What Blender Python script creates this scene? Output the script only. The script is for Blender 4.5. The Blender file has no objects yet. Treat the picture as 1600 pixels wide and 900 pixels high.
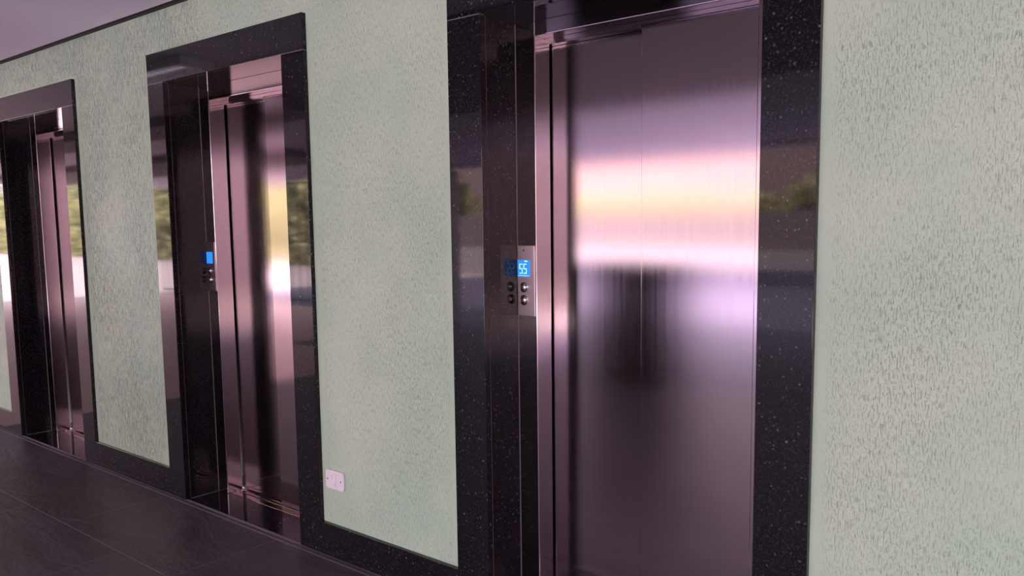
import bpy, bmesh, math, random
from mathutils import Vector, Matrix

SC = bpy.context.scene
COL = SC.collection
random.seed(7)

# ------------------------------------------------------------------ dimensions (metres)
# the lift wall runs along x; the room is on the -y side; granite faces lie at y = 0
W, J = 1.3545, 0.160            # portal outer width, granite jamb width
D1, W1, D2 = 0.1757, 0.0915, 0.089   # granite reveal depth, steel strip width, steel return depth
SLAB = 0.026                    # thickness of the facing slab seen at the opening
PLASTER = 0.018                 # plaster lies this far behind the granite face
ZC = 2.5146                     # ceiling
BASE_H = 0.145
SEAM = 0.662
YL = D1 + D2                    # face of the rear (slow) panel
YR = YL - 0.029                 # face of the front (fast) panel
DOORS = {                       # left x, soffit height, portal top, steel header underside
    'far':  (-3.3108 * 1.914, 2.143, 2.293, 2.071),
    'mid':  (-2.1243 * 1.914, 2.157, 2.307, 2.084),
    'near': (-0.9700 * 1.914, 2.141, 2.291, 2.092),
}
XA, XB, XC_ = DOORS['far'][0], DOORS['mid'][0], DOORS['near'][0]
ROOM_X0, ROOM_X1, ROOM_Y0 = -19.0, 3.6, -6.9

# ------------------------------------------------------------------ node helpers
def new_mat(name):
    m = bpy.data.materials.new(name)
    m.use_nodes = True
    nt = m.node_tree
    nt.nodes.clear()
    out = nt.nodes.new('ShaderNodeOutputMaterial')
    b = nt.nodes.new('ShaderNodeBsdfPrincipled')
    nt.links.new(b.outputs[0], out.inputs[0])
    return m, nt, b

def N(nt, kind, **kw):
    n = nt.nodes.new(kind)
    for k, v in kw.items():
        if k.startswith('i_'):
            key = k[2:]
            key = int(key) if key.isdigit() else key.replace('_', ' ')
            n.inputs[key].default_value = v
        else:
            setattr(n, k, v)
    return n

def L(nt, a, b):
    nt.links.new(a, b)

def math_n(nt, op, a, b=None, c=None, clamp=False):
    n = nt.nodes.new('ShaderNodeMath')
    n.operation = op
    n.use_clamp = clamp
    for i, v in enumerate((a, b, c)):
        if v is None:
            continue
        if isinstance(v, (int, float)):
            n.inputs[i].default_value = v
        else:
            nt.links.new(v, n.inputs[i])
    return n.outputs[0]

def mix_rgb(nt, fac, a, b):
    n = nt.nodes.new('ShaderNodeMix')
    n.data_type = 'RGBA'
    for s, v in ((n.inputs[0], fac), (n.inputs[6], a), (n.inputs[7], b)):
        if isinstance(v, (int, float)):
            s.default_value = v
        elif isinstance(v, tuple):
            s.default_value = v if len(v) == 4 else (*v, 1)
        else:
            nt.links.new(v, s)
    return n.outputs[2]

def ramp(nt, fac, p0, p1, c0=(0, 0, 0, 1), c1=(1, 1, 1, 1)):
    r = nt.nodes.new('ShaderNodeValToRGB')
    r.color_ramp.elements[0].position = p0
    r.color_ramp.elements[1].position = p1
    r.color_ramp.elements[0].color = c0
    r.color_ramp.elements[1].color = c1
    nt.links.new(fac, r.inputs[0])
    return r.outputs[0]

def world_pos(nt, scale=(1, 1, 1)):
    g = nt.nodes.new('ShaderNodeNewGeometry')
    m = nt.nodes.new('ShaderNodeMapping')
    m.inputs['Scale'].default_value = scale
    nt.links.new(g.outputs['Position'], m.inputs['Vector'])
    return m.outputs[0]

def plain(name, col, rough=0.5, metal=0.0, spec=0.5, emit=None, estr=0.0):
    m, nt, b = new_mat(name)
    n = N(nt, 'ShaderNodeTexNoise', i_Scale=60.0, i_Detail=3.0)
    L(nt, world_pos(nt), n.inputs['Vector'])
    c = mix_rgb(nt, n.outputs['Fac'], tuple(x * 0.95 for x in col), tuple(min(1, x * 1.05) for x in col))
    L(nt, c, b.inputs['Base Color'])
    b.inputs['Roughness'].default_value = rough
    b.inputs['Metallic'].default_value = metal
    b.inputs['Specular IOR Level'].default_value = spec
    if emit:
        b.inputs['Emission Color'].default_value = (*emit, 1)
        b.inputs['Emission Strength'].default_value = estr
    return m

# ------------------------------------------------------------------ materials
def mat_granite():
    m, nt, b = new_mat('granite')
    p = world_pos(nt)
    nz = N(nt, 'ShaderNodeTexNoise', i_Scale=90.0, i_Detail=2.0)
    L(nt, p, nz.inputs['Vector'])
    wob = N(nt, 'ShaderNodeVectorMath', operation='MULTIPLY_ADD')
    L(nt, nz.outputs['Color'], wob.inputs[0])
    wob.inputs[1].default_value = (.008, .008, .008)
    L(nt, p, wob.inputs[2])
    col = (0.0055, 0.0048, 0.0068, 1)
    # fine mottled crystals
    n2 = N(nt, 'ShaderNodeTexNoise', i_Scale=130.0, i_Detail=5.0, i_Roughness=0.65)
    L(nt, p, n2.inputs['Vector'])
    c = mix_rgb(nt, ramp(nt, n2.outputs['Fac'], 0.50, 0.75), col, (0.03, 0.027, 0.033, 1))
    # feldspar flecks, two sizes
    for scale, r0, r1, gate, tint in ((85.0, .10, .36, .86, (.085, .088, .098, 1)), (190.0, .1, .45, .86, (.05, .048, .056, 1)),
                                      (48.0, .10, .20, .93, (.13, .135, .145, 1))):
        v = N(nt, 'ShaderNodeTexVoronoi', i_Scale=scale)
        L(nt, wob.outputs[0], v.inputs['Vector'])
        sep = N(nt, 'ShaderNodeSeparateColor')
        L(nt, v.outputs['Color'], sep.inputs[0])
        g = math_n(nt, 'GREATER_THAN', sep.outputs[0], gate)
        shape = ramp(nt, v.outputs['Distance'], r0, r1, (1, 1, 1, 1), (0, 0, 0, 1))
        c = mix_rgb(nt, math_n(nt, 'MULTIPLY', g, shape), c, tint)
    L(nt, c, b.inputs['Base Color'])
    b.inputs['Roughness'].default_value = 0.045
    b.inputs['IOR'].default_value = 1.42
    wave = N(nt, 'ShaderNodeTexNoise', i_Scale=5.0, i_Detail=2.0)
    L(nt, p, wave.inputs['Vector'])
    bp = N(nt, 'ShaderNodeBump', i_Strength=0.012, i_Distance=0.004)
    L(nt, wave.outputs['Fac'], bp.inputs['Height'])
    L(nt, bp.outputs[0], b.inputs['Normal'])
    return m

def mat_steel(name, vertical=True, rough=0.30, col=(.52, .45, .47)):
    m, nt, b = new_mat(name)
    out = b.outputs[0].links[0].to_node
    nt.nodes.remove(b)
    b = nt.nodes.new('ShaderNodeBsdfAnisotropic')
    b.distribution = 'BECKMANN'
    nt.links.new(b.outputs[0], out.inputs[0])
    g = nt.nodes.new('ShaderNodeNewGeometry')
    # fine grain running along the brushing
    sc = (700, 700, 3.0) if vertical else (3.0, 700, 700)
    n = N(nt, 'ShaderNodeTexNoise', i_Scale=1.0, i_Detail=3.0)
    L(nt, world_pos(nt, sc), n.inputs['Vector'])
    n2 = N(nt, 'ShaderNodeTexNoise', i_Scale=1.0, i_Detail=2.0)
    L(nt, world_pos(nt, (60, 60, .6) if vertical else (.6, 60, 60)), n2.inputs['Vector'])
    f = math_n(nt, 'MULTIPLY_ADD', n2.outputs['Fac'], .5, math_n(nt, 'MULTIPLY', n.outputs['Fac'], .5))
    L(nt, mix_rgb(nt, f, tuple(x * .93 for x in col), tuple(x * 1.07 for x in col)), b.inputs['Color'])
    L(nt, math_n(nt, 'MULTIPLY_ADD', f, .10, rough - .05), b.inputs['Roughness'])
    b.inputs['Anisotropy'].default_value = -0.42
    if vertical:
        cr = N(nt, 'ShaderNodeVectorMath', operation='CROSS_PRODUCT')
        L(nt, g.outputs['Normal'], cr.inputs[0])
        cr.inputs[1].default_value = (0.0005, 0.0005, 1)
        L(nt, cr.outputs[0], b.inputs['Tangent'])
    else:
        cr = N(nt, 'ShaderNodeVectorMath', operation='CROSS_PRODUCT')
        L(nt, g.outputs['Normal'], cr.inputs[0])
        cr.inputs[1].default_value = (1, 0.0005, 0.0005)
        L(nt, cr.outputs[0], b.inputs['Tangent'])
    return m

def mat_plaster():
    m, nt, b = new_mat('scratched_plaster')
    p = world_pos(nt)
    g = nt.nodes.new('ShaderNodeNewGeometry')
    sx = N(nt, 'ShaderNodeSeparateXYZ')
    L(nt, g.outputs['Position'], sx.inputs[0])
    # vertical scratches dragged by the float: stretched noise, broken up by a second one
    def warped(scale):
        w = N(nt, 'ShaderNodeTexNoise', i_Scale=14.0, i_Detail=2.0)
        L(nt, p, w.inputs['Vector'])
        v = N(nt, 'ShaderNodeVectorMath', operation='MULTIPLY_ADD')
        L(nt, w.outputs['Color'], v.inputs[0])
        v.inputs[1].default_value = (.012, 0, .02)
        L(nt, p, v.inputs[2])
        mp = N(nt, 'ShaderNodeMapping')
        mp.inputs['Scale'].default_value = scale
        L(nt, v.outputs[0], mp.inputs['Vector'])
        return mp.outputs[0]
    s1 = N(nt, 'ShaderNodeTexNoise', i_Scale=1.0, i_Detail=3.0, i_Roughness=.6)
    L(nt, warped((320, 1, 44)), s1.inputs['Vector'])
    s2 = N(nt, 'ShaderNodeTexNoise', i_Scale=1.0, i_Detail=4.0, i_Roughness=.6)
    L(nt, warped((210, 1, 110)), s2.inputs['Vector'])
    s3 = N(nt, 'ShaderNodeTexNoise', i_Scale=1.0, i_Detail=3.0, i_Roughness=.6)
    L(nt, warped((125, 1, 17)), s3.inputs['Vector'])
    coarse = math_n(nt, 'MULTIPLY', ramp(nt, s3.outputs['Fac'], .52, .64), math_n(nt, 'LESS_THAN', sx.outputs[0], XB + .5))
    groove = math_n(nt, 'MAXIMUM', ramp(nt, s1.outputs['Fac'], .56, .70), coarse)
    pits = ramp(nt, s2.outputs['Fac'], .56, .70)
    patch = N(nt, 'ShaderNodeTexNoise', i_Scale=2.6, i_Detail=3.0)
    L(nt, world_pos(nt, (1, 1, .7)), patch.inputs['Vector'])
    amt = ramp(nt, patch.outputs['Fac'], .30, .62, (.35, .35, .35, 1), (1, 1, 1, 1))
    deep = N(nt, 'ShaderNodeMapRange')
    L(nt, sx.outputs[0], deep.inputs[0])
    for k_, v_ in ((1, XB + .2), (2, XB + W + .05), (3, 1.65), (4, .62)):
        deep.inputs[k_].default_value = v_
    amt = math_n(nt, 'MULTIPLY', amt, deep.outputs[0])
    h = math_n(nt, 'MULTIPLY', math_n(nt, 'ADD', groove, math_n(nt, 'MULTIPLY', pits, .55)), amt)
    # a smooth trowelled margin next to each granite portal
    near = None
    for (x0, zi, zo, zs) in DOORS.values():
        d = math_n(nt, 'ABSOLUTE', math_n(nt, 'SUBTRACT', sx.outputs[0], x0 + W / 2))
        d = math_n(nt, 'SUBTRACT', d, W / 2)
        near = d if near is None else math_n(nt, 'MINIMUM', near, d)
    margin = math_n(nt, 'DIVIDE', math_n(nt, 'SUBTRACT', near, .022), .03, clamp=True)
    low = math_n(nt, 'GREATER_THAN', sx.outputs[2], 2.31)
    margin = math_n(nt, 'MAXIMUM', margin, low)
    margin = math_n(nt, 'MULTIPLY_ADD', margin, .85, .15)
    h = math_n(nt, 'MULTIPLY', h, margin)
    fine = N(nt, 'ShaderNodeTexNoise', i_Scale=160.0, i_Detail=3.0)
    L(nt, p, fine.inputs['Vector'])
    height = math_n(nt, 'SUBTRACT', math_n(nt, 'MULTIPLY', fine.outputs['Fac'], .35), h)
    bp = N(nt, 'ShaderNodeBump', i_Strength=1.0, i_Distance=0.0035)
    L(nt, height, bp.inputs['Height'])
    L(nt, bp.outputs[0], b.inputs['Normal'])
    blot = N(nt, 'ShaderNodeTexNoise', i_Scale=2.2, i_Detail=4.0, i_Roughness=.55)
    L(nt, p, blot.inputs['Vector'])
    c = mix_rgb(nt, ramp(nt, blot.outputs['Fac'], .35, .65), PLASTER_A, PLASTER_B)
    # shading of the scratches put into the colour: grooves mixed towards darker grey-green
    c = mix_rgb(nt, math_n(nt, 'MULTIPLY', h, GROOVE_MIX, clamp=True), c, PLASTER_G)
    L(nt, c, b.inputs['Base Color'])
    b.inputs['Roughness'].default_value = .55
    b.inputs['Specular IOR Level'].default_value = .25
    return m
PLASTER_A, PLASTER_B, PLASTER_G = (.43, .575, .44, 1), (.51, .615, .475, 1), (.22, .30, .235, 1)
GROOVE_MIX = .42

def mat_slate():
    m, nt, b = new_mat('slate_tiles')
    p = world_pos(nt)
    br = N(nt, 'ShaderNodeTexBrick', offset=.42, offset_frequency=2, squash=1.0)
    br.inputs['Scale'].default_value = 1.0
    br.inputs['Brick Width'].default_value = 1.04
    br.inputs['Row Height'].default_value = .47
    br.inputs['Mortar Size'].default_value = .0035
    br.inputs['Mortar Smooth'].default_value = .2
    br.inputs['Color1'].default_value = (.2, .2, .2, 1)
    br.inputs['Color2'].default_value = (.9, .9, .9, 1)
    br.inputs['Mortar'].default_value = (0, 0, 0, 1)
    mp = N(nt, 'ShaderNodeMapping')
    mp.inputs['Location'].default_value = (4.055 + 1.04 * 8, .03 + .47 * 60, 0)
    L(nt, p, mp.inputs['Vector'])
    L(nt, mp.outputs[0], br.inputs['Vector'])
    cl = N(nt, 'ShaderNodeTexNoise', i_Scale=3.2, i_Detail=7.0, i_Roughness=.6, i_Distortion=1.2)
    L(nt, world_pos(nt, (1, 2.4, 1)), cl.inputs['Vector'])
    terr = N(nt, 'ShaderNodeTexNoise', i_Scale=2.2, i_Detail=3.0, i_Distortion=.8)
    L(nt, world_pos(nt, (1, 1.8, 1)), terr.inputs['Vector'])
    snap = math_n(nt, 'DIVIDE', math_n(nt, 'FLOOR', math_n(nt, 'MULTIPLY', terr.outputs['Fac'], 9.0)), 9.0)
    edge = br.outputs['Fac']
    height = math_n(nt, 'ADD', math_n(nt, 'MULTIPLY', cl.outputs['Fac'], .5), math_n(nt, 'MULTIPLY', snap, .9))
    height = math_n(nt, 'MULTIPLY_ADD', edge, -.5, height)
    bp = N(nt, 'ShaderNodeBump', i_Strength=.9, i_Distance=.014)
    L(nt, height, bp.inputs['Height'])
    base = mix_rgb(nt, cl.outputs['Fac'], (.020, .018, .022, 1), (.094, .080, .092, 1))
    sep = N(nt, 'ShaderNodeSeparateColor')
    L(nt, br.outputs['Color'], sep.inputs[0])
    base = mix_rgb(nt, math_n(nt, 'MULTIPLY', sep.outputs[0], .35), base, (.05, .04, .043, 1))
    c = mix_rgb(nt, edge, base, (.12, .10, .11, 1))
    # rough sealed stone: a matt body under a thin, even sheen
    out = b.outputs[0].links[0].to_node
    nt.nodes.remove(b)
    df = nt.nodes.new('ShaderNodeBsdfDiffuse')
    gl = nt.nodes.new('ShaderNodeBsdfAnisotropic')
    gl.inputs['Color'].default_value = (.95, .9, .98, 1)
    mx = nt.nodes.new('ShaderNodeMixShader')
    mx.inputs[0].default_value = .10
    L(nt, c, df.inputs['Color'])
    L(nt, math_n(nt, 'MULTIPLY_ADD', cl.outputs['Fac'], .25, .22), gl.inputs['Roughness'])
    L(nt, bp.outputs[0], df.inputs['Normal'])
    L(nt, bp.outputs[0], gl.inputs['Normal'])
    L(nt, df.outputs[0], mx.inputs[1])
    L(nt, gl.outputs[0], mx.inputs[2])
    L(nt, mx.outputs[0], out.inputs[0])
    return m

def mat_leaf(name, dark, light):
    m, nt, b = new_mat(name)
    n = N(nt, 'ShaderNodeTexNoise', i_Scale=1.3, i_Detail=6.0)
    L(nt, world_pos(nt), n.inputs['Vector'])
    L(nt, mix_rgb(nt, ramp(nt, n.outputs['Fac'], .42, .57), dark, light), b.inputs['Base Color'])
    b.inputs['Roughness'].default_value = .6
    return m

def mat_paving():
    m, nt, b = new_mat('pink_paving')
    br = N(nt, 'ShaderNodeTexBrick')
    br.inputs['Scale'].default_value = 1.0
    br.inputs['Brick Width'].default_value = .4
    br.inputs['Row Height'].default_value = .2
    br.inputs['Mortar Size'].default_value = .006
    br.inputs['Color1'].default_value = (.66, .52, .54, 1)
    br.inputs['Color2'].default_value = (.58, .45, .48, 1)
    br.inputs['Mortar'].default_value = (.3, .25, .26, 1)
    L(nt, world_pos(nt), br.inputs['Vector'])
    L(nt, br.outputs['Color'], b.inputs['Base Color'])
    b.inputs['Roughness'].default_value = .8
    return m

M = dict(
    granite=mat_granite(),
    steel=mat_steel('brushed_steel_vertical', True, .14),
    steel_h=mat_steel('brushed_steel_horizontal', False, .115),
    steel_plate=mat_steel('panel_steel', True, .36, (.50, .40, .42)),
    steel_stop=mat_steel('stop_steel', True, .14),
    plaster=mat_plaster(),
    slate=mat_slate(),
    leaf=mat_leaf('dark_leaves', (.05, .06, .035, 1), (.82, .78, .42, 1)),
    leaf_pale=mat_leaf('yellow_leaves', (.36, .33, .16, 1), (.62, .55, .30, 1)),
    paving=mat_paving(),
    grout=plain('pale_grout', (.22, .19, .20), .8),
    joint_brown=plain('brown_joint', (.10, .055, .055), .6),
    ceiling=plain('lilac_white_ceiling_paint', (.84, .78, .92), .7),
    beam=plain('beam_paint', (.17, .14, .155), .7),
    gap=plain('shadow_gap_paint', (.03, .03, .03), .9),
    dark_wall=plain('dark_brown_parapet', (.035, .025, .03), .7),
    violet_paving=plain('violet_paving', (.125, .10, .165), .7),
    pale_wall=plain('pale_concrete', (.7, .63, .65), .7),
    white_wall=plain('white_garden_wall', (.42, .36, .38), .7),
    salmon_paving=plain('salmon_paving', (.78, .52, .50), .6),  # glare of the sunlit floor painted in as a salmon tone
    grey_pink_wall=plain('grey_pink_garden_wall', (.22, .165, .175), .8),
    asphalt=plain('warm_asphalt', (.14, .10, .10), .9),
    pink_wall=plain('pink_side_wall', (.30, .225, .235), .7),
    facade=plain('pink_facade_paint', (.34, .23, .23), .8),
    column=plain('column_paint', (.45, .38, .40), .7),
    iron=plain('iron', (.03, .03, .03), .5),
    chrome=plain('chrome', (.62, .56, .58), .22, 1.0),
    black=plain('black_rubber', (.008, .008, .008), .6),
    white_plastic=plain('white_plastic', (.80, .74, .80), .35),
    lamp_white=plain('lamp_white_enamel', (.75, .72, .78), .35),
    mirror=plain('lamp_reflector', (.85, .83, .88), .12, 1.0),
    tube=plain('lamp_tube', (.85, .85, .88), .4, emit=(1, .93, 1), estr=4.0),
    lcd=plain('blue_display', (.01, .05, .2), .25, emit=(.014, .20, .80), estr=2.5),
    digit=plain('display_digits', (.5, .8, .9), .4, emit=(.50, .92, 1.0), estr=2.1),
)

# ------------------------------------------------------------------ mesh helpers
def box(bm, x0, x1, y0, y1, z0, z1):
    vs = [bm.verts.new(c) for c in ((x0, y0, z0), (x1, y0, z0), (x1, y1, z0), (x0, y1, z0),
                                    (x0, y0, z1), (x1, y0, z1), (x1, y1, z1), (x0, y1, z1))]
    for f in ((0, 3, 2, 1), (4, 5, 6, 7), (0, 1, 5, 4), (1, 2, 6, 5), (2, 3, 7, 6), (3, 0, 4, 7)):
        bm.faces.new([vs[i] for i in f])

def cyl_y(bm, cx, cz, y0, y1, r0, r1=None, seg=28):
    r1 = r0 if r1 is None else r1
    a = [bm.verts.new((cx + r0 * math.cos(t), y0, cz + r0 * math.sin(t))) for t in [2 * math.pi * i / seg for i in range(seg)]]
    b = [bm.verts.new((cx + r1 * math.cos(t), y1, cz + r1 * math.sin(t))) for t in [2 * math.pi * i / seg for i in range(seg)]]
    bm.faces.new(a)
    bm.faces.new(b[::-1])
    for i in range(seg):
        k = (i + 1) % seg
        bm.faces.new((a[i], b[i], b[k], a[k]))

def lathe_y(bm, cx, cz, prof, seg=32):
    """prof: (radius, y) pairs, turned about the y axis"""
    rings = []
    for r, y in prof:
        if r < 1e-6:
            rings.append([bm.verts.new((cx, y, cz))])
        else:
            rings.append([bm.verts.new((cx + r * math.cos(2 * math.pi * i / seg), y, cz + r * math.sin(2 * math.pi * i / seg))) for i in range(seg)])
    for A, B in zip(rings, rings[1:]):
        for i in range(seg):
            k = (i + 1) % seg
            if len(A) == 1:
                bm.faces.new((A[0], B[i], B[k]))
            elif len(B) == 1:
                bm.faces.new((A[i], B[0], A[k]))
            else:
                bm.faces.new((A[i], B[i], B[k], A[k]))

def obj(name, bm, mat, parent=None, bevel=0.0, seg=2, smooth=False, loc=(0, 0, 0)):
    bmesh.ops.recalc_face_normals(bm, faces=bm.faces)
    if parent is not None and parent.type == 'EMPTY':
        bmesh.ops.translate(bm, verts=bm.verts, vec=-Vector(parent.location))
    me = bpy.data.meshes.new(name)
    bm.to_mesh(me)
    bm.free()
    me.materials.append(mat)
    if smooth:
        for p in me.polygons:
            p.use_smooth = True
    o = bpy.data.objects.new(name, me)
    COL.objects.link(o)
    o.location = loc
    if parent is not None:
        o.parent = parent
    if bevel:
        md = o.modifiers.new('edge', 'BEVEL')
        md.width = bevel
        md.segments = seg
        md.limit_method = 'ANGLE'
        md.harden_normals = False
    return o

def boxes(name, lst, mat, parent=None, bevel=0.0, seg=2):
    bm = bmesh.new()
    for b in lst:
        box(bm, *b)
    return obj(name, bm, mat, parent, bevel, seg)

def thing(name, label, cat, loc=(0, 0, 0), group=None):
    o = bpy.data.objects.new(name, None)
    COL.objects.link(o)
    o.location = loc
    o.empty_display_size = .1
    o['label'] = label
    o['category'] = cat
    o['kind'] = 'thing'
    if group:
        o['group'] = group
    return o

def struct(o, label=None):
    o['kind'] = 'structure'
    if label:
        o['label'] = label
    return o

# ------------------------------------------------------------------ room shell
# floor, with the joint strip along the foot of the lift wall
struct(boxes('floor', [(-6.6, ROOM_X1, -3.7, -.026, -.2, 0)], M['slate']))
struct(boxes('floor', [(ROOM_X0, -6.605, -3.7, -.026, -.2, 0)], M['salmon_paving']))
struct(boxes('floor', [(-9.0, ROOM_X1, ROOM_Y0, -3.705, -.2, -.005)], M['violet_paving']))
struct(boxes('floor', [(ROOM_X0, -9.01, ROOM_Y0, -3.705, -.2, -.005)], M['salmon_paving']))
struct(boxes('trim_1', [(ROOM_X0, ROOM_X1, -.026, -.0215, -.2, -.0005)], M['grout']))
struct(boxes('trim_2', [(ROOM_X0, ROOM_X1, -.0215, -.004, -.2, 0)], M['slate']))
struct(boxes('trim_3', [(ROOM_X0, ROOM_X1, -.004, .012, -.2, -.0005)], M['grout']))

# plastered lift wall, open where the portals stand
def wall_back():
    bm = bmesh.new()
    xs = [ROOM_X0]
    for k in ('far', 'mid', 'near'):
        x0 = DOORS[k][0]
        xs += [x0, x0 + W]
    xs.append(ROOM_X1)
    for i in range(0, len(xs), 2):
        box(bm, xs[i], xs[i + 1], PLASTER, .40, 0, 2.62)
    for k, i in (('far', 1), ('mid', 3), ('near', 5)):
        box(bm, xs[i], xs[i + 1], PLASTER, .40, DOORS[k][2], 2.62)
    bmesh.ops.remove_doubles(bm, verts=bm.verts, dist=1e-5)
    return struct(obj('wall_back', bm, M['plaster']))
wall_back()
# lift shaft behind the landing doors
struct(boxes('wall_shaft', [(ROOM_X0, ROOM_X1, .42, .5, -.2, 2.62)], M['gap']))

# ceiling with its dark shadow gap against the wall, drop beams and an added dark sheet
struct(boxes('ceiling', [(ROOM_X0, ROOM_X1, ROOM_Y0, -.022, ZC, ZC + .1)], M['ceiling']))
struct(boxes('trim_4', [(ROOM_X0, ROOM_X1, -.03, .3, ZC + .045, ZC + .1)], M['gap']))
struct(boxes('trim_5', [(ROOM_X0, ROOM_X1, .002, PLASTER, ZC - .001, ZC + .045)], M['gap']))
struct(boxes('roof_slab', [(ROOM_X0, ROOM_X1, ROOM_Y0 - .3, .5, ZC + .105, ZC + .5)], M['column']))
struct(boxes('ceiling_beam', [(ROOM_X0, -5.6, -2.15, -1.65, ZC - .10, ZC)], M['beam']))
struct(boxes('ceiling_beam', [(-5.59, ROOM_X1, -3.1, -.9, ZC - .015, ZC)], M['beam']))  # thin dark sheet added to darken the ceiling mirrored in the near door
struct(boxes('ceiling_beam', [(ROOM_X0, -9.0, -4.7, -3.4, ZC - .10, ZC)], M['beam']))
struct(boxes('lintel_beam', [(ROOM_X0, ROOM_X1, ROOM_Y0 - .1, ROOM_Y0 + .25, ZC - .03, ZC)], M['ceiling']))

# baseboards in the same granite, between the portals
bb = [('baseboard_far', ROOM_X0, XA), ('baseboard_left', XA + W, XB), ('baseboard_middle', XB + W, XC_), ('baseboard_right', XC_ + W, ROOM_X1)]
for nm, a, b_ in bb:
    struct(boxes(nm, [(a + .0012, b_ - .0012, .0005, PLASTER, 0, BASE_H)], M['granite'], bevel=.0015))

# the open side of the lobby: parapets, columns and the side wall (seen in the reflections)
struct(boxes('wall_front', [(-4.50, -3.3, -3.85, -3.7, 0, 1.14)], M['dark_wall'], bevel=.004))
for x in (-9.2,):
    struct(boxes('column', [(x - .18, x + .18, -6.85, -6.55, 0, ZC - .08)], M['column'], bevel=.01))

# ------------------------------------------------------------------ lift portals, doors and call panels
P_LABEL = {
    'far': 'polished dark granite surround of the farthest elevator, cut off by the picture edge',
    'mid': 'polished black granite surround of the middle elevator, with the white switch plate beside it',
    'near': 'polished black granite surround of the closest elevator, speckled grey, widest in view',
}
D_LABEL = {
    'far': 'narrow sliver of brushed steel elevator door in the farthest granite surround',
    'mid': 'brushed steel elevator door with pink glare on its front leaf, in the middle surround',
    'near': 'large brushed steel elevator door in the closest surround, beside the lit 55 display',
}
for key, (x0, zi, zo, zs) in DOORS.items():
    x1 = x0 + W
    p = thing('granite_portal', P_LABEL[key], 'door surround', (x0 + W / 2, 0, 0), 'granite elevator surrounds')
    e = .0009
    boxes('jamb_slab', [(x0, x0 + J, 0, SLAB, 0, zi - e)], M['granite'], p, .0014)
    boxes('jamb_slab', [(x1 - J, x1, 0, SLAB, 0, zi - e)], M['granite'], p, .0014)
    boxes('header_slab', [(x0, x1, 0, SLAB, zi + e, zo)], M['granite'], p, .0014)
    boxes('joint_line', [(x0 + .001, x0 + J - .002, .0007, SLAB - .002, zi - e, zi + e)], M['grout'], p)
    boxes('joint_line', [(x1 - J + .002, x1 - .001, .0007, SLAB - .002, zi - e, zi + e)], M['grout'], p)
    boxes('reveal_slab', [(x0 + J - .02, x0 + J - .0006, SLAB + .0012, D1 - .0016, .0015, zi + .0006)], M['granite'], p, .001)
    boxes('reveal_slab', [(x1 - J + .0006, x1 - J + .02, SLAB + .0012, D1 - .0016, .0015, zi + .0006)], M['granite'], p, .001)
    boxes('soffit_slab', [(x0 + J - .02, x1 - J + .02, SLAB + .0012, D1 - .0016, zi + .0012, zi + .022)], M['granite'], p, .001)
    boxes('threshold', [(x0 + J - .018, x1 - J + .018, .0125, D1 + .016, -.03, 0.0008)], M['granite'], p)
    boxes('joint_line', [(x0 + J - .004, x0 + J - .0002, SLAB - .0002, SLAB + .0014, .002, zi - .002)], M['joint_brown'], p)
    # pale sealant where the reveal meets the steel and the floor
    boxes('sealant', [(x0 + J - .004, x0 + J + .0014, D1 - .0016, D1 - .0002, .001, zi),
                      (x0 + J - .001, x0 + J + .0014, .03, D1 - .002, .0009, .0026)], M['grout'], p)

    d = thing('elevator_door', D_LABEL[key], 'elevator door', (x0 + W / 2, D1, 0), 'brushed steel elevator doors')
    ys = D1                                  # front of the steel strips
    a, b_ = x0 + J + W1, x1 - J - W1         # clear opening
    boxes('frame_jamb', [(x0 + J - .01, a, ys, YL - .008, .0009, zi + .02)], M['steel'], d, .0034, 4)
    boxes('frame_jamb', [(b_, x1 - J + .01, ys, YL - .008, .0009, zi + .02)], M['steel'], d, .0034, 4)
    boxes('frame_header', [(a + .0004, b_ - .0004, ys + .0005, YR - .008, zs, zi + .02)], M['steel_h'], d, .0018, 3)
    if key == 'far':
        boxes('door_stop', [(a - .004, a + .0008, ys + .058, ys + .063, .001, zs)], M['steel_stop'], d)
    # two leaves: the front one overlaps the rear one
    rear = boxes('door_panel', [(x0 + J + .05, x0 + SEAM + .05, YL, YL + .022, .008, zs + .02)], M['steel'], d, .001)
    front = boxes('door_panel', [(x0 + SEAM, x1 - J - .05, YR, YL - .004, .008, zs + .02)], M['steel'], d, .0015, 3)
    # hanger rail seen above the leaves
    boxes('header_rail', [(a, b_, YR - .007, YR - .003, zs - .014, zs + .02)], M['steel_h'], d, .0008)
    boxes('header_rail', [(a, x0 + SEAM - .003, YR - .0025, YL - .004, zs - .020, zs + .02)], M['steel_h'], d, .0008)
    boxes('sill', [(a - .01, b_ + .01, D1 + .016, YR - .010, -.02, .002),
                   (a - .01, b_ + .01, YR - .004, YR + .014, -.02, .002),
                   (a - .01, b_ + .01, YR + .020, YL + .008, -.02, .002),
                   (a - .01, b_ + .01, YL + .014, YL + .060, -.02, .002),
                   (a - .01, b_ + .01, D1 + .017, YL + .059, -.03, -.012)], M['steel_h'], d, .0006)

def seven(bm, cx, cz, w, h, y, segs):
    t = w * .17
    S = {'a': (cx - w / 2, cx + w / 2, cz + h / 2 - t, cz + h / 2), 'g': (cx - w / 2, cx + w / 2, cz - t / 2, cz + t / 2),
         'd': (cx - w / 2, cx + w / 2, cz - h / 2, cz - h / 2 + t), 'f': (cx - w / 2, cx - w / 2 + t, cz + t / 2, cz + h / 2 - t),
         'c': (cx + w / 2 - t, cx + w / 2, cz - h / 2 + t, cz - t / 2), 'b': (cx + w / 2 - t, cx + w / 2, cz + t / 2, cz + h / 2 - t),
         'e': (cx - w / 2, cx - w / 2 + t, cz - h / 2 + t, cz - t / 2)}
    for s in segs:
        q = S[s]
        box(bm, q[0], q[1], y, y + .0006, q[2], q[3])

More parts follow.
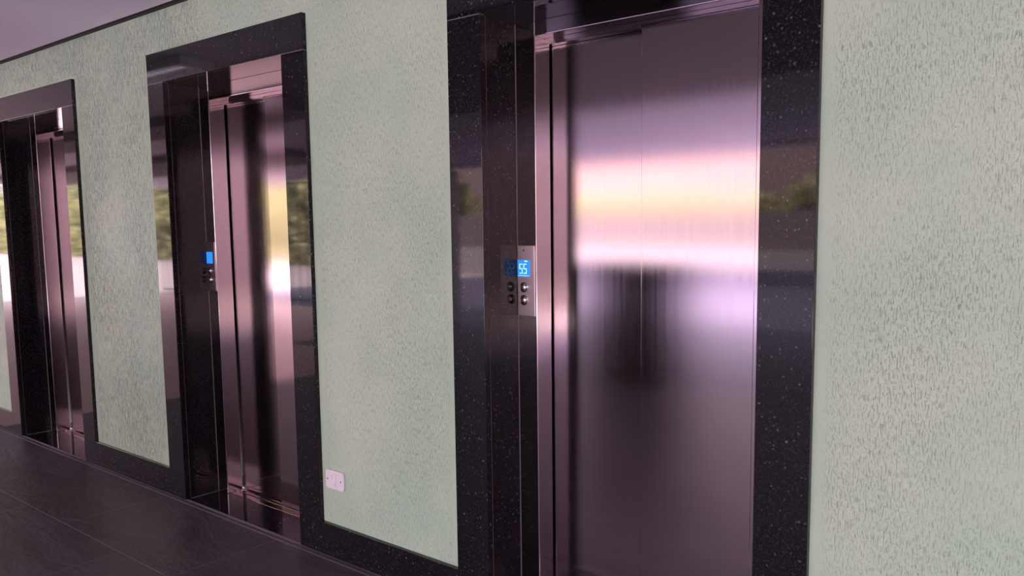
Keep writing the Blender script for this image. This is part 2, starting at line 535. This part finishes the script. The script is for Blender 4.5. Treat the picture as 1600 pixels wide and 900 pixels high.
def call_panel(key, label, digits):
    x0 = DOORS[key][0]
    xl, xr = x0 + J + .0018, x0 + J + .0835
    z0, z1 = 1.100, 1.358
    y = D1
    c = thing('call_panel', label, 'elevator call panel', ((xl + xr) / 2, y, z0), 'elevator call panels')
    boxes('face_plate', [(xl, xr, y - .0035, y, z0, z1)], M['steel_plate'], c, .0012)
    dx0, dx1, dz0, dz1 = xl + .0012, xl + .060, 1.244, 1.305
    s = boxes('display', [(dx0, dx1, y - .0045, y - .0034, dz0, dz1)], M['lcd'], c, .0004)
    if digits:
        bm = bmesh.new()
        for cx in (dx0 + .0165, dx0 + .0365):
            seven(bm, cx, dz0 + .029, .0145, .036, y - .0052, 'afgcd')
        g = obj('digits', bm, M['digit'], c)
        boxes('mode_lettering', [(dx0 + .034, dx0 + .0475, y - .0050, y - .0044, dz1 - .0066, dz1 - .0062),
                                 (dx0 + .0340, dx0 + .0385, y - .0050, y - .0044, dz1 - .0062, dz1 - .0028),
                                 (dx0 + .0400, dx0 + .0445, y - .0050, y - .0044, dz1 - .0062, dz1 - .0028),
                                 (dx0 + .0460, dx0 + .0475, y - .0050, y - .0044, dz1 - .0062, dz1 - .0028)], M['digit'], c)
        boxes('underline', [(dx0 + .004, dx1 - .004, y - .0050, y - .0044, dz0 + .0030, dz0 + .0042)], M['digit'], c)
    for zb in (1.205, 1.158):
        bm = bmesh.new()
        lathe_y(bm, xl + .030, zb, [(.0190, y - .0032), (.0190, y - .0056), (.0178, y - .0064), (.0165, y - .0060), (.0160, y - .0045)])
        ring = obj('button', bm, M['chrome'], c, smooth=True)
        bm = bmesh.new()
        lathe_y(bm, xl + .030, zb, [(.0158, y - .0040), (.0156, y - .0075), (.0135, y - .0100), (.0095, y - .0118), (.0050, y - .0126), (0, y - .0128)])
        bmesh.ops.translate(bm, verts=bm.verts, vec=-Vector(c.location))
        obj('button_cap', bm, M['chrome'], ring, smooth=True)
    bm = bmesh.new()
    cyl_y(bm, xl + .030, 1.340, y - .0039, y - .0034, .0035)
    obj('screw_hole', bm, M['black'], c)
    return c

call_panel('near', 'small steel call panel with blue display reading 55 and two round buttons', True)
call_panel('mid', 'small steel call panel with plain blue screen, in the middle elevator recess', False)

# ------------------------------------------------------------------ light switch
def switch():
    x0, x1, z0, z1 = -2.679, -2.553, .302, .386
    y = PLASTER
    s = thing('light_switch', 'white light switch plate low on the green wall beside the middle elevator', 'light switch', ((x0 + x1) / 2, y, z0))
    bm = bmesh.new()
    box(bm, x0, x1, y - .009, y, z0, z1)
    bmesh.ops.bevel(bm, geom=[e for e in bm.edges if abs(e.verts[0].co.x - e.verts[1].co.x) < 1e-6 and abs(e.verts[0].co.z - e.verts[1].co.z) < 1e-6],
                    offset=.006, segments=4, affect='EDGES')
    obj('cover_plate', bm, M['white_plastic'], s, .0035, 3)
    xc, zc = (x0 + x1) / 2 - .002, (z0 + z1) / 2
    boxes('rocker_frame', [(xc - .012, xc - .008, y - .0105, y - .0088, zc - .026, zc + .026),
                           (xc + .008, xc + .012, y - .0105, y - .0088, zc - .026, zc + .026),
                           (xc - .008, xc + .008, y - .0105, y - .0088, zc + .022, zc + .026),
                           (xc - .008, xc + .008, y - .0105, y - .0088, zc - .026, zc - .022)], M['white_plastic'], s, .0006)
    bm = bmesh.new()
    vs = [(-.0072, -.0088), (.0072, -.0088)]
    prof = [(-.0215, -.0150), (0, -.0105), (.0215, -.0092), (.0215, -.0086), (-.0215, -.0086)]
    A = [bm.verts.new((xc - .0072, y + q[1], zc + q[0])) for q in prof]
    B = [bm.verts.new((xc + .0072, y + q[1], zc + q[0])) for q in prof]
    bm.faces.new(A)
    bm.faces.new(B[::-1])
    for i in range(5):
        k = (i + 1) % 5
        bm.faces.new((A[i], B[i], B[k], A[k]))
    obj('rocker', bm, M['white_plastic'], s, .0005)
    for xs_ in (xc - .046, xc + .046):
        bm = bmesh.new()
        cyl_y(bm, xs_, zc, y - .0096, y - .0088, .0032)
        obj('screw', bm, M['gap'], s)
switch()

# ------------------------------------------------------------------ louvred ceiling lamp (mirrored in the middle header)
def ceiling_lamp(x0, x1, y0, y1):
    c = thing('ceiling_light', 'louvred fluorescent ceiling light mirrored in the middle granite header', 'ceiling light', ((x0 + x1) / 2, (y0 + y1) / 2, ZC - .05))
    z0, z1 = ZC - .055, ZC
    boxes('housing', [(x0, x1, y0, y0 + .012, z0, z1), (x0, x1, y1 - .012, y1, z0, z1),
                      (x0, x0 + .012, y0, y1, z0, z1), (x1 - .012, x1, y0, y1, z0, z1),
                      (x0, x1, y0, y1, z1 - .004, z1)], M['lamp_white'], c, .001)
    n = int((x1 - x0) / .075)
    for i in range(1, n):
        x = x0 + (x1 - x0) * i / n
        boxes('louver', [(x - .002, x + .002, y0 + .012, y1 - .012, z0 + .002, z0 + .035)], M['mirror'], c)
    for yy in (y0 + (y1 - y0) * .3, y0 + (y1 - y0) * .7):
        bm = bmesh.new()
        seg = 14
        A = [bm.verts.new((x0 + .03, yy + .008 * math.cos(2 * math.pi * i / seg), z0 + .044 + .008 * math.sin(2 * math.pi * i / seg))) for i in range(seg)]
        B = [bm.verts.new((x1 - .03, v.co.y, v.co.z)) for v in A]
        bm.faces.new(A)
        bm.faces.new(B[::-1])
        for i in range(seg):
            k = (i + 1) % seg
            bm.faces.new((A[i], B[i], B[k], A[k]))
        obj('tube', bm, M['tube'], c, smooth=True)
ceiling_lamp(-6.05, -4.85, -.78, -.54)

# ------------------------------------------------------------------ outside: paving, grille, hedge
struct(boxes('ground', [(-19, -3, -60, ROOM_Y0, -.25, -.03)], M['violet_paving']))  # street shade on this ground is put into the dark violet colour
struct(boxes('ground', [(-90, -19.01, -60, ROOM_Y0, -.25, -.03)], M['paving']))
struct(boxes('ground', [(-90, ROOM_X0 - .01, ROOM_Y0 + .01, 20, -.25, -.03)], M['paving']))
struct(boxes('ground', [(-2.99, 5.0, -60, ROOM_Y0, -.25, -.03)], M['pale_wall']))  # pale ground added out of view to bounce light onto the lift wall
struct(boxes('ground', [(5.01, 60, -60, 20, -.25, -.03)], M['asphalt']))
struct(boxes('ground', [(ROOM_X1 + .01, 5.0, ROOM_Y0 + .01, 20, -.25, -.03)], M['asphalt']))
struct(boxes('garden_wall', [(-24, -3.5, -18.9, -18.7, -.03, .98)], M['white_wall']))
struct(boxes('garden_wall', [(-24, -3.5, -19.2, -18.95, -.03, 2.15)], M['grey_pink_wall']))
struct(boxes('garden_kerb', [(-19, -3.5, -18.69, -18.4, -.03, .42)], M['violet_paving']))
struct(boxes('facade_side', [(14, 14.5, -60, 20, -.03, 7.0)], M['pink_wall']))  # unseen facade added to give the steel jambs a pale pink reflection
struct(boxes('facade_wall', [(-90, -5.5, -31, -30, -.03, 9.0)], M['facade']))

def grille(x0, x1, y):
    g = thing('iron_grille', 'dark iron bar grille closing the open side of the lobby, seen only mirrored in granite', 'grille', ((x0 + x1) / 2, y, 0))
    boxes('rail', [(x0, x1, y - .015, y + .015, z, z + .035) for z in (.12, 1.25, 2.38)], M['iron'], g)
    n = int((x1 - x0) / .26)
    for i in range(n + 1):
        x = x0 + (x1 - x0) * i / n
        boxes('bar', [(x - .010, x + .010, y - .010, y + .010, 0, ZC - .08)], M['iron'], g)
grille(-18.9, -9.4, -6.75)

def hedge(name, x0, x1, y0, y1, h, n, leaf):
    import numpy as np
    rng = np.random.default_rng(int(abs(x0) * 10))
    # a woody core and a dense coat of leaves
    s = rng.random((n, 3))
    X = x0 + (x1 - x0) * s[:, 0]
    top = h * (.82 + .12 * np.sin(X * 1.3) + .08 * np.sin(X * 3.7 + 1) + .05 * np.sin(X * 9.1))
    Z = top * s[:, 1] ** .8
    Y = y1 - (y1 - y0) * .45 * s[:, 2] - .35 * (1 + np.sin(X * 2.1 + Z * 2.3))
    P = np.stack([X, Y, Z], 1)
    a = rng.normal(size=(n, 3)); a /= np.linalg.norm(a, axis=1)[:, None]
    b = np.cross(a, rng.normal(size=(n, 3))); b /= np.linalg.norm(b, axis=1)[:, None]
    sz = (.08 + .10 * rng.random(n))[:, None]
    V = np.concatenate([P - a * sz, P + b * sz * .5, P + a * sz, P - b * sz * .5], 1).reshape(-1, 3)
    V[:, 2] = np.maximum(V[:, 2], -.02)
    F = np.arange(n * 4).reshape(n, 4)
    verts = V.tolist()
    faces = F.tolist()
    k = len(verts)
    m_ = 60
    for i in range(m_ + 1):
        x = x0 + (x1 - x0) * i / m_
        t = h * (.75 + .12 * math.sin(x * 1.3))
        yy = (y0 + y1) / 2 - .2
        verts += [(x, yy + .15, -.02), (x, yy + .1, t), (x, y0, t * .97), (x, y0, -.02)]
    for i in range(m_):
        for j in range(3):
            q = k + i * 4 + j
            faces.append([q, q + 1, q + 5, q + 4])
    me = bpy.data.meshes.new(name)
    me.from_pydata(verts, [], faces)
    me.materials.append(leaf)
    o = bpy.data.objects.new(name, me)
    COL.objects.link(o)
    o['kind'] = 'stuff'
    o['label'] = 'leafy green hedge across the sunlit paving, mirrored in the granite and steel'
    o['category'] = 'hedge'
    return o
hedge('hedge', -22, -3.5, -22.3, -19.4, 3.15, 19000, M['leaf_pale'])
o_ = hedge('hedge', -85, -24.3, -22, -18.4, 5.2, 60000, M['leaf'])
o_['label'] = 'tall leafy hedge far along the paving, mirrored in the granite jambs'

# ------------------------------------------------------------------ light
w = bpy.data.worlds.new('sky')
SC.world = w
w.use_nodes = True
nt = w.node_tree
nt.nodes.clear()
bg = nt.nodes.new('ShaderNodeBackground')
bg.inputs['Color'].default_value = (.97, .90, 1.0, 1)
bg.inputs['Strength'].default_value = 12.5
wo = nt.nodes.new('ShaderNodeOutputWorld')
nt.links.new(bg.outputs[0], wo.inputs[0])

sun = bpy.data.lights.new('sun', 'SUN')
sun.energy = 33.0
sun.angle = math.radians(1.0)
sun.color = (1.0, .93, .86)
so = bpy.data.objects.new('sun', sun)
COL.objects.link(so)
dirv = Vector((-.35, -.55, -1.0))
so.rotation_euler = dirv.to_track_quat('-Z', 'Y').to_euler()

# ------------------------------------------------------------------ camera
def camera():
    yaw, pitch, roll = .5974, -.0975, .0019
    cy, sy, cp, sp, cr, sr = math.cos(yaw), math.sin(yaw), math.cos(pitch), math.sin(pitch), math.cos(roll), math.sin(roll)
    f = Vector((-sy * cp, cy * cp, sp))
    r = Vector((cy, sy, 0))
    u = r.cross(f)
    r2, u2 = r * cr + u * sr, u * cr - r * sr
    cam = bpy.data.cameras.new('camera')
    cam.sensor_fit = 'HORIZONTAL'
    cam.sensor_width = 36
    cam.lens = 1185.66 * 36 / 1600
    cam.shift_x = -177.23 / 1600
    cam.shift_y = 34.84 / 1600
    cam.clip_start = .02
    cam.clip_end = 400
    o = bpy.data.objects.new('camera', cam)
    COL.objects.link(o)
    m = Matrix((r2, u2, -f)).transposed().to_4x4()
    m.translation = Vector((.1069 * 1.914, -1.914, .7275 * 1.914))
    o.matrix_world = m
    SC.camera = o
camera()

# ------------------------------------------------------------------ colour management and sampling quality
SC.view_settings.view_transform = 'Standard'
SC.view_settings.look = 'None'
SC.view_settings.gamma = 1.0
SC.view_settings.use_curve_mapping = False
SC.view_settings.exposure = -0.72
SC.cycles.use_denoising = True
SC.cycles.max_bounces = 10
SC.cycles.diffuse_bounces = 5
SC.cycles.glossy_bounces = 6
SC.cycles.sample_clamp_indirect = 12.0
